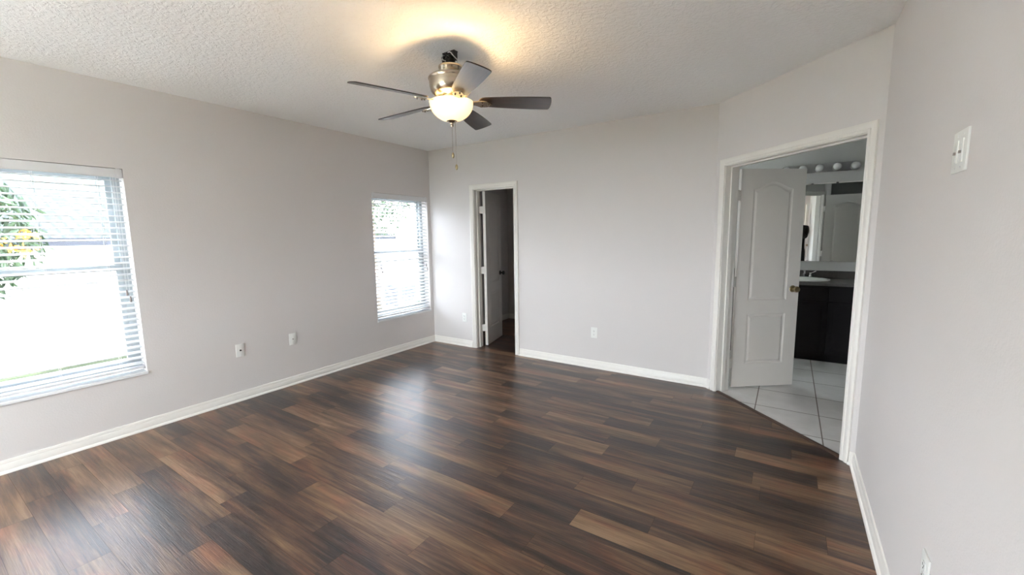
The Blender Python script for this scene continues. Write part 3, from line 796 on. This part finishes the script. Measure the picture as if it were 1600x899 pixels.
# pull chains
for (dx, dy, z0, zb) in ((0.0, 0.0, 2.162, 1.985), (0.017, 0.012, 2.20, 1.912)):
    bm = bmesh.new(); tube(bm, [(dx, dy, z0), (dx, dy, zb + 0.018)], 0.0008, 5)
    z = z0
    while z > zb + 0.02:
        lathe(bm, [(0, z + 0.0016), (0.0016, z), (0, z - 0.0016)], 6, (dx, dy), cap=False); z -= 0.0065
    ch = obj('pull_chain', bm, M['nickel'], fan)
    bm = bmesh.new(); lathe(bm, [(0, zb + 0.020), (0.004, zb + 0.018), (0.0085, zb + 0.008), (0.009, zb - 0.004), (0.006, zb - 0.015), (0, zb - 0.018)], 14, (dx, dy), cap=False)
    obj('pendant', bm, M['brass'], ch, smooth=True)

# ------------------------------------------------------------------ bathroom
VX0, VX1, VF = 3.45, 5.6, 5.80
van = thing('vanity_cabinet', 'black bathroom vanity cabinet under the dark countertop', 'cabinet', ((VX0 + VX1) / 2, (VF + BACKY) / 2, 0))
hw = (VX1 - VX0) / 2; yd = (BACKY - VF) / 2
bm = bmesh.new(); y0_, y1_ = -yd + 0.02, yd - 0.002
box(bm, -hw, hw, y0_, y0_ + 0.018, 0.0, 0.868); box(bm, -hw, hw, y1_ - 0.012, y1_, 0, 0.868)
box(bm, -hw, -hw + 0.018, y0_ + 0.018, y1_ - 0.012, 0, 0.868); box(bm, hw - 0.018, hw, y0_ + 0.018, y1_ - 0.012, 0, 0.868)
box(bm, -hw + 0.018, hw - 0.018, y0_ + 0.018, y1_ - 0.012, 0.06, 0.078)
obj('body', bm, M['espresso'], van)
nd_ = 4; dw = 2 * hw / nd_
for i in range(nd_):
    x0_, x1_ = -hw + i * dw + 0.006, -hw + (i + 1) * dw - 0.006
    bm = bbox(x0_, x1_, -yd, -yd + 0.019, 0.09, 0.68, 0.003)
    fcs = [f for f in bm.faces if abs(f.normal.y + 1) < 0.01 and f.calc_area() > 0.05]
    if fcs:
        r_ = bmesh.ops.inset_region(bm, faces=fcs, thickness=0.055, depth=0)
        bmesh.ops.inset_region(bm, faces=fcs, thickness=0.006, depth=-0.002)
    obj('door', bm, M['espresso'], van)
    obj('drawer', bbox(x0_, x1_, -yd, -yd + 0.019, 0.70, 0.85, 0.003), M['espresso'], van)
ct = thing('countertop', 'dark grey bathroom countertop with a backsplash', 'countertop', ((VX0 + VX1) / 2, BACKY - 0.29, 0.868))
SKX, SKY = 4.295, 6.055
bm = bmesh.new()
# top slab with the sink hole
cx0, cx1, cy0, cy1 = -hw - 0.01, hw + 0.01, -0.30, 0.29
ox, oy = SKX - (VX0 + VX1) / 2, SKY - (BACKY - 0.29)
for zz in (0.0, 0.034):
    edges = []; o4 = [bm.verts.new(p) for p in ((cx0, cy0, zz), (cx1, cy0, zz), (cx1, cy1, zz), (cx0, cy1, zz))]
    for i in range(4): edges.append(bm.edges.new((o4[i], o4[(i + 1) % 4])))
    hh = [bm.verts.new((ox + 0.222 * math.cos(2 * PI * i / 40), oy + 0.182 * math.sin(2 * PI * i / 40), zz)) for i in range(40)]
    for i in range(40): edges.append(bm.edges.new((hh[i], hh[(i + 1) % 40])))
    bmesh.ops.triangle_fill(bm, edges=edges, use_beauty=True)
    if zz == 0.0: lo4, loh = o4, hh
for i in range(4): bm.faces.new((lo4[i], lo4[(i + 1) % 4], o4[(i + 1) % 4], o4[i]))
for i in range(40): bm.faces.new((loh[i], loh[(i + 1) % 40], hh[(i + 1) % 40], hh[i]))
obj('slab', bm, M['counter'], ct)
obj('backsplash', bbox(cx0, cx1, 0.269, 0.289, 0.034, 0.125, 0.003), M['counter'], ct)
sink = thing('sink', 'white oval drop-in basin set in the dark countertop', 'sink', (SKX, SKY, 0.902))
bm = bmesh.new(); rings = []
for (s_, z) in ((0.930, -0.002), (1.045, -0.002), (1.055, 0.006), (1.045, 0.014), (1.00, 0.018), (0.93, 0.014), (0.88, 0.0), (0.80, -0.06), (0.60, -0.11), (0.30, -0.130), (0.08, -0.132)):
    rings.append([bm.verts.new((0.238 * s_ * math.cos(2 * PI * i / 48), 0.197 * s_ * math.sin(2 * PI * i / 48), z)) for i in range(48)])
for a, b in zip(rings, rings[1:]):
    for i in range(48): bm.faces.new((a[i], a[(i + 1) % 48], b[(i + 1) % 48], b[i]))
obj('basin', bm, M['porcelain'], sink, smooth='all')
bm = bmesh.new(); lathe(bm, [(0, -0.128), (0.02, -0.129), (0.024, -0.131), (0.02, -0.14), (0, -0.14)], 20, cap=False); obj('drain', bm, M['chrome'], sink, smooth=True)
fau = thing('faucet', 'chrome two-handle bathroom faucet behind the oval basin', 'faucet', (4.30, 6.301, 0.902))
b_ = bbox(-0.085, 0.085, -0.026, 0.026, 0.0, 0.018, 0.008, 3); obj('base', b_, M['chrome'], fau, smooth=True)
bm = bmesh.new(); tube(bm, [(0, 0, 0.012), (0, 0, 0.06), (0, -0.012, 0.082), (0, -0.05, 0.092), (0, -0.10, 0.082), (0, -0.118, 0.066)], [0.018, 0.016, 0.015, 0.013, 0.011, 0.010], 14); obj('spout', bm, M['chrome'], fau, smooth='all')
for s_ in (-1, 1):
    bm = bmesh.new(); lathe(bm, [(0, 0.016), (0.022, 0.016), (0.020, 0.03), (0.014, 0.046), (0.018, 0.056), (0.016, 0.066), (0, 0.070)], 18, (s_ * 0.062, 0), cap=False)
    tube(bm, [(s_ * 0.062, 0, 0.06), (s_ * 0.095, -0.006, 0.074), (s_ * 0.118, -0.010, 0.086)], [0.007, 0.006, 0.007], 8); obj('handle', bm, M['chrome'], fau, smooth='all')
mir = thing('wall_mirror', 'wide frameless mirror above the bathroom vanity', 'mirror', (4.28, BACKY, 1.105))
bm = bbox(-0.72, 0.72, -0.0115, -0.0055, 0.0, 0.925, 0.002, 1); mg = obj('mirror_glass', bm, M['mirror'], mir)
bm = bmesh.new(); box(bm, -0.72, 0.72, -0.014, -0.0035, 0.925, 0.937); obj('top_channel', bm, M['trim'], mir)
for x in (-0.3, 0.04, 0.28):
    for z in (-0.003, 0.922):
        bm = bmesh.new(); box(bm, x - 0.012, x + 0.012, -0.017, -0.002, z, z + 0.016); obj('clip', bm, M['chrome'], mir)
mg.rotation_euler = (math.radians(0.52), 0, 0)
# light bar: five globes
vb = thing('vanity_light_bar', 'chrome light bar with a row of round white bulbs above the mirror', 'light fixture', (4.375, BACKY, 2.215))
bm = bmesh.new(); pts = []
Lh, Rh = 0.385, 0.050
for i in range(13): a = -PI / 2 + PI * i / 12; pts.append((Lh - Rh + Rh * math.cos(a), Rh * math.sin(a)))
for i in range(13): a = PI / 2 + PI * i / 12; pts.append((-Lh + Rh + Rh * math.cos(a), Rh * math.sin(a)))
for (s_, yy0, yy1) in ((1.0, -0.002, -0.022), (0.86, -0.022, -0.034)):
    a = [bm.verts.new((x * (1 if s_ == 1 else 0.98), yy0, z * s_)) for x, z in pts]; b = [bm.verts.new((x * (1 if s_ == 1 else 0.98), yy1, z * s_)) for x, z in pts]
    bm.faces.new(b); bm.faces.new(a)
    for i in range(len(a)): bm.faces.new((a[i], a[(i + 1) % len(a)], b[(i + 1) % len(a)], b[i]))
obj('back_plate', bm, M['chrome'], vb)
for k in range(5):
    x = -0.332 + 0.166 * k
    bm = bmesh.new(); prof = [(0.0, 0.0), (0.020, 0.0), (0.020, 0.014), (0.0, 0.014)]
    b2 = bmesh.new(); lathe(b2, prof, 18, cap=False); merge(bm, b2, Matrix.Translation((x, -0.034, 0)) @ Matrix.Rotation(PI / 2, 4, 'X'))
    so = obj('socket', bm, M['chrome'], vb, smooth=True)
    bm = bmesh.new(); prof = [(0.014, 0.012), (0.018, 0.022)] + [(0.040 * math.sin(a_), 0.052 - 0.040 * math.cos(a_)) for a_ in [PI * (0.22 + 0.78 * i / 12) for i in range(13)]]
    prof[-1] = (0.0, 0.092)
    b2 = bmesh.new(); lathe(b2, prof, 24, cap=False); merge(bm, b2, Matrix.Translation((x, -0.034, 0)) @ Matrix.Rotation(PI / 2, 4, 'X'))
    obj('globe_bulb', bm, M['bulb_off'], so, smooth='all')

# ------------------------------------------------------------------ outside
bm = bmesh.new(); box(bm, -40, 30, -30, 40, -1.2, -0.88)
gb = tag(obj('ground', bm, M['grass']), 'sunlit green lawn outside the windows', 'lawn', kind='structure')
bm = bmesh.new(); box(bm, -4.3, 5.2, REAR - 5.5, REAR - 0.16, -0.88, -0.80); box(bm, -4.3, -WT - 0.01, REAR - 0.16, 9.5, -0.88, -0.80)  # pale slab out of view, added to bounce daylight upwards
tag(obj('bounce_slab_ground', bm, M['concrete']), 'unseen pale concrete slab added to bounce daylight up to the ceiling', 'patio', kind='structure')
bm = bmesh.new(); box(bm, -39.5, -4.31, -29, 39, -1.0, -0.72)
tag(obj('ground_lawn', bm, M['grass']), 'green lawn in front of the white neighbouring house', 'lawn', kind='structure')
HX = -6.5
hs = thing('neighbour_house', 'white neighbouring house with a grey-green shingle roof, seen through the blinds', 'house', (HX, 2.5, -0.9))
bm = bmesh.new(); box(bm, -8, 0, -9.5, 6.0, 0, 2.36); obj('wall', bm, M['stucco'], hs)
bm = bmesh.new()
ev = 0.45; rz0 = 2.40; slope = 0.36; ry = 4.0
a = [bm.verts.new(p) for p in ((ev, -9.9, rz0), (ev, 6.4, rz0), (-4, 4.0, rz0 + (4 + ev) * slope), (-4, -6.0, rz0 + (4 + ev) * slope), (-8.4, 6.4, rz0), (-8.4, -9.9, rz0))]
bm.faces.new((a[0], a[1], a[2], a[3])); bm.faces.new((a[4], a[5], a[3], a[2])); bm.faces.new((a[1], a[4], a[2])); bm.faces.new((a[0], a[3], a[5]))
bm.faces.new((a[0], a[5], a[4], a[1]))
obj('roof', bm, M['roof'], hs)
bm = bmesh.new(); box(bm, ev, ev + 0.02, -9.9, 6.4, rz0 - 0.13, rz0 + 0.02); box(bm, ev + 0.02, ev + 0.12, -9.9, 6.4, rz0 - 0.10, rz0 + 0.0)
obj('gutter', bm, M['fascia'], hs)
bm = bmesh.new(); box(bm, -0.02, ev, -9.9, 6.4, rz0 - 0.12, rz0 - 0.10); obj('soffit', bm, M['stucco'], hs)

bm = bmesh.new(); box(bm, HX - 0.2, HX, 8.5, 22, -0.9, 1.22); box(bm, HX - 0.25, HX + 0.05, 8.5, 22, 1.22, 1.30)
tag(obj('garden_wall', bm, M['stucco']), 'low white garden wall running on from the white neighbouring house', 'wall', kind='structure')
acu = thing('air_conditioner', 'grey louvred air conditioning unit standing beside the white house', 'air conditioner', (-5.9, 8.95, -0.72))
bm = bbox(-0.36, 0.36, -0.36, 0.36, 0.04, 0.80, 0.02); obj('cabinet', bm, M['ac'], acu)
bm = bmesh.new()
for i in range(13):
    z = 0.12 + i * 0.047
    box(bm, 0.36, 0.372, -0.30, 0.30, z, z + 0.026); box(bm, -0.30, 0.30, -0.372, -0.36, z, z + 0.026)
obj('louvres', bm, M['louver'], acu)
bm = bbox(-0.42, 0.42, -0.42, 0.42, 0.0, 0.04, 0.005); obj('pad', bm, M['stucco'], acu)

def leaf_cloud(n, center, radii, ln, wd, droop, seed, shape=None):
    r = random.Random(seed); bm = bmesh.new()
    for i in range(n):
        while True:
            p = Vector((r.uniform(-1, 1), r.uniform(-1, 1), r.uniform(-1, 1)))
            if p.length < 1 and (shape is None or shape(p)): break
        c = Vector(center) + Vector((p.x * radii[0], p.y * radii[1], p.z * radii[2]))
        d = Vector((r.uniform(-1, 1), r.uniform(-1, 1), r.uniform(-1, 0.3) - droop)).normalized()
        s = d.cross(Vector((r.uniform(-1, 1), r.uniform(-1, 1), 1))).normalized()
        L = ln * r.uniform(0.7, 1.3); w_ = wd * r.uniform(0.7, 1.2); nn_ = d.cross(s) * w_ * 0.25
        pts = [c, c + d * L * 0.3 + s * w_ / 2, c + d * L * 0.7 + s * w_ * 0.35, c + d * L, c + d * L * 0.7 - s * w_ * 0.35, c + d * L * 0.3 - s * w_ / 2]
        mid1, mid2 = c + d * L * 0.3 + nn_, c + d * L * 0.7 + nn_
        v = [bm.verts.new(q_) for q_ in pts]; m1, m2 = bm.verts.new(mid1), bm.verts.new(mid2)
        bm.faces.new((v[0], v[1], m1)); bm.faces.new((v[0], m1, v[5])); bm.faces.new((v[1], v[2], m2, m1)); bm.faces.new((v[5], m1, m2, v[4])); bm.faces.new((v[2], v[3], m2)); bm.faces.new((v[4], m2, v[3]))
    return bm
tr1 = thing('flowering_tree', 'green tree with drooping leaves and orange flowers outside the large near window', 'tree', (-5.0, 0.45, -0.78))
bm = bmesh.new(); tube(bm, [(0, 0, 0), (0.03, 0.02, 0.9), (-0.03, 0.05, 1.7), (0.05, 0.1, 2.3), (0.0, 0.2, 2.9)], [0.08, 0.07, 0.055, 0.04, 0.02], 10)
tube(bm, [(-0.03, 0.05, 1.7), (0.1, 0.25, 2.2), (0.15, 0.45, 2.6)], [0.035, 0.025, 0.012], 8)
tube(bm, [(0.0, 0.05, 1.9), (0.1, -0.35, 2.5), (0.1, -0.6, 2.9)], [0.035, 0.025, 0.012], 8)
obj('trunk', bm, M['bark'], tr1, smooth='all')
o = obj('foliage', leaf_cloud(1100, (0, 0.05, 2.40), (0.80, 0.95, 0.92), 0.27, 0.062, 0.5, 4), M['leaf'], tr1)
for (x, y, z) in ((0.55, 0.74, 2.36), (0.55, 0.70, 2.14), (0.6, 0.45, 2.25), (0.5, 0.3, 2.6)):
    o = obj('flower', leaf_cloud(26, (x, y, z), (0.13, 0.14, 0.07), 0.08, 0.045, -0.3, int(x * 100 + z * 10)), M['flower'], tr1)
tr2 = thing('leafy_tree', 'dense small-leaved green tree outside the far window', 'tree', (-5.2, 7.45, -0.78))
bm = bmesh.new(); tube(bm, [(0, 0, 0), (0.04, 0.03, 1.0), (0.0, -0.02, 2.0), (0.05, 0, 3.0), (0.0, 0.05, 3.8)], [0.12, 0.10, 0.08, 0.05, 0.02], 10); obj('trunk', bm, M['bark'], tr2, smooth='all')
obj('foliage', leaf_cloud(2200, (0.0, 0.0, 3.15), (0.85, 1.15, 1.0), 0.10, 0.05, 0.1, 9, lambda p: p.z > -0.75 - 0.1), M['leaf_b'], tr2)

# ------------------------------------------------------------------ photographer, seen only in the bathroom mirror

CX = Vector((4.13222, 0.0, 1.47627)); _w = -_b
def cp(a, b, c): return CX + _r * a + _u * b + _w * c
PO = Vector((4.285, -0.43, 0.0))
per = thing('person', 'person in black clothes holding up a phone, seen reflected in the bathroom mirror', 'person', tuple(PO))
def skin_mesh(name, chains, mat, parent, sub=2, root=0):
    """chains: lists of (key, (x, y, z), radius); shared keys join"""
    idx, vs, rs, es = {}, [], [], []
    for ch in chains:
        prev = None
        for key, p, r in ch:
            if key not in idx: idx[key] = len(vs); vs.append(tuple(p)); rs.append(r)
            i = idx[key]
            if prev is not None and (prev, i) not in es: es.append((prev, i))
            prev = i
    me = bpy.data.meshes.new(name); me.from_pydata(vs, es, []); me.materials.append(mat)
    o = bpy.data.objects.new(name, me); C.objects.link(o)
    md = o.modifiers.new('skin', 'SKIN'); md.use_smooth_shade = True
    for i, r in enumerate(rs):
        d_ = me.skin_vertices[0].data[i]
        d_.radius = r if isinstance(r, tuple) else (r, r); d_.use_root = (i == root)
    sb = o.modifiers.new('subdivision', 'SUBSURF'); sb.levels = sub; sb.render_levels = sub
    o.parent = parent
    return o
def L(v): return Vector(v) - PO
Rw, Lw = L(cp(0.135, -0.055, -0.055)), L(cp(-0.135, -0.055, -0.055))
Rp, Lp = L(cp(0.112, -0.020, -0.022)), L(cp(-0.112, -0.020, -0.022))
shR, shL = Vector((0.185, -0.01, 1.43)), Vector((-0.185, -0.01, 1.43))
elR, elL = Vector((0.150, 0.215, 1.190)), Vector((-0.335, 0.130, 1.185))
def arm(sfx, sh, el, wr, pm):
    return [('chest', (0, 0, 1.36), (0.115, 0.08)), ('sh' + sfx, sh, 0.048), ('el' + sfx, el, 0.040), ('fa' + sfx, el.lerp(wr, 0.4), 0.038), ('wr' + sfx, wr, 0.026), ('pm' + sfx, pm, (0.024, 0.018))]
def fingers(sfx, sx, pm):
    out = []
    for k, (uu, ln) in enumerate(((0.028, 0.9), (0.010, 1.0), (-0.008, 0.95), (-0.025, 0.78))):
        out.append([('pm' + sfx, pm, 0.02), ('k%d%s' % (k, sfx), L(cp(sx * 0.108, uu, 0.004)), 0.0088), ('m%d%s' % (k, sfx), L(cp(sx * 0.096, uu + 0.001, 0.0125)), 0.0078), ('t%d%s' % (k, sfx), L(cp(sx * (0.096 - 0.028 * ln), uu + 0.002, 0.0115)), 0.0068)])
    out.append([('pm' + sfx, pm, 0.02), ('th1' + sfx, L(cp(sx * 0.096, -0.026, -0.026)), 0.0105), ('th2' + sfx, L(cp(sx * 0.068, -0.020, -0.0245)), 0.0085)])
    return out
body = [[('pelvis', (0, 0, 0.98), (0.115, 0.085)), ('waist', (0, 0.005, 1.10), (0.105, 0.075)), ('chest', (0, 0, 1.36), (0.115, 0.08)), ('neck', (0, 0.01, 1.51), 0.052), ('jaw', (-0.01, 0.045, 1.588), (0.066, 0.072)), ('brow', (-0.01, 0.025, 1.67), (0.074, 0.088)), ('crown', (-0.01, 0.01, 1.735), (0.055, 0.062))]]
for s_, sx in (('R', 1), ('L', -1)):
    body.append([('pelvis', (0, 0, 0.98), (0.115, 0.085)), ('hip' + s_, (sx * 0.095, 0, 0.90), 0.085), ('knee' + s_, (sx * 0.11, 0.02, 0.49), 0.055), ('calf' + s_, (sx * 0.112, -0.005, 0.34), 0.052), ('ankle' + s_, (sx * 0.115, -0.02, 0.085), 0.035), ('heel' + s_, (sx * 0.117, -0.03, 0.035), 0.032), ('toe' + s_, (sx * 0.13, 0.13, 0.028), (0.038, 0.022))])
body.append(arm('R', shR, elR, Rw, Rp)); body.append(arm('L', shL, elL, Lw, Lp))
body += fingers('R', 1, Rp) + fingers('L', -1, Lp)
skin_mesh('body', body, M['skin'], per)
nose = bmesh.new(); lathe(nose, [(0, 0.022), (0.006, 0.016), (0.011, 0.0), (0.009, -0.008), (0, -0.010)], 10, (-0.01, 0.121), cap=False)
for v_ in nose.verts: v_.co.z += 1.630
obj('nose', nose, M['skin'], per, smooth='all')
for sx in (-1, 1):
    e_ = bmesh.new(); bmesh.ops.create_uvsphere(e_, u_segments=12, v_segments=8, radius=0.011, matrix=Matrix.Translation((-0.01 + sx * 0.030, 0.098, 1.650)))
    obj('eye', e_, M['hair'], per, smooth='all')
    e_ = bmesh.new(); bmesh.ops.create_uvsphere(e_, u_segments=12, v_segments=8, radius=0.5, matrix=Matrix.Translation((-0.01 + sx * 0.080, 0.015, 1.635)) @ Matrix.Diagonal((0.018, 0.030, 0.058, 1)))
    obj('ear', e_, M['skin'], per, smooth='all')
e_ = bmesh.new(); box(e_, -0.032, 0.012, 0.104, 0.112, 1.596, 1.602); obj('mouth', e_, M['lips'], per)
e_ = bmesh.new(); bmesh.ops.create_uvsphere(e_, u_segments=24, v_segments=16, radius=0.5, matrix=Matrix.Translation((-0.01, -0.004, 1.700)) @ Matrix.Diagonal((0.176, 0.205, 0.165, 1)))
bmesh.ops.bisect_plane(e_, geom=e_.verts[:] + e_.edges[:] + e_.faces[:], plane_co=(0, 0.045, 1.69), plane_no=(0, 0.8, -0.6), clear_outer=True)
obj('hair', e_, M['hair'], per, smooth='all')
shirt = [[('hem', (0, 0, 0.80), (0.185, 0.135)), ('hips', (0, 0, 0.93), (0.180, 0.132)), ('waist', (0, 0.005, 1.10), (0.160, 0.118)), ('chest', (0, 0, 1.36), (0.165, 0.130)), ('collar', (0, 0.008, 1.515), 0.078)]]
for sfx, sh, el, wr in (('R', shR, elR, Rw), ('L', shL, elL, Lw)):
    shirt.append([('chest', (0, 0, 1.36), 0.15), ('sh' + sfx, sh, 0.072), ('el' + sfx, el, 0.056), ('cf' + sfx, el.lerp(wr, 0.85), 0.042)])
skin_mesh('shirt', shirt, M['black_cloth'], per)
tro = [[('waist', (0, 0, 1.0), (0.155, 0.112)), ('seat', (0, 0, 0.92), (0.160, 0.118))]]
for s_, sx in (('R', 1), ('L', -1)):
    tro.append([('seat', (0, 0, 0.92), 0.15), ('hip' + s_, (sx * 0.098, 0, 0.82), 0.100), ('knee' + s_, (sx * 0.11, 0.02, 0.49), 0.074), ('cuff' + s_, (sx * 0.115, -0.015, 0.10), 0.060)])
skin_mesh('trousers', tro, M['black_cloth'], per)
for s_, sx in (('R', 1), ('L', -1)):
    skin_mesh('shoe', [[('a', (sx * 0.117, -0.045, 0.042), (0.042, 0.042)), ('b', (sx * 0.122, 0.03, 0.040), (0.045, 0.038)), ('c', (sx * 0.132, 0.145, 0.032), (0.044, 0.030))]], M['black_cloth'], per)
ph = bbox(-0.080, 0.080, -0.037, 0.037, -0.0085, 0.0, 0.003)
pho = obj('mobile_phone', ph, M['phone'])
tag(pho, 'dark phone held sideways in both hands of the person', 'phone')
pc = cp(0, 0, -0.006)
pho.matrix_world = Matrix(((_r.x, _u.x, -_w.x, pc.x), (_r.y, _u.y, -_w.y, pc.y), (_r.z, _u.z, -_w.z, pc.z), (0, 0, 0, 1))) @ Matrix.Translation((0, 0, 0.0085))
# entry door open against the right wall, behind the camera
d5 = thing('door_4', 'white entry door behind the camera, open against the right wall', 'door', kind='structure')
lf, n2, nn = place_leaf(d5, 'door_leaf', (W - 0.075, -0.86), (W - 0.075, -1.62), 0.76, -1)
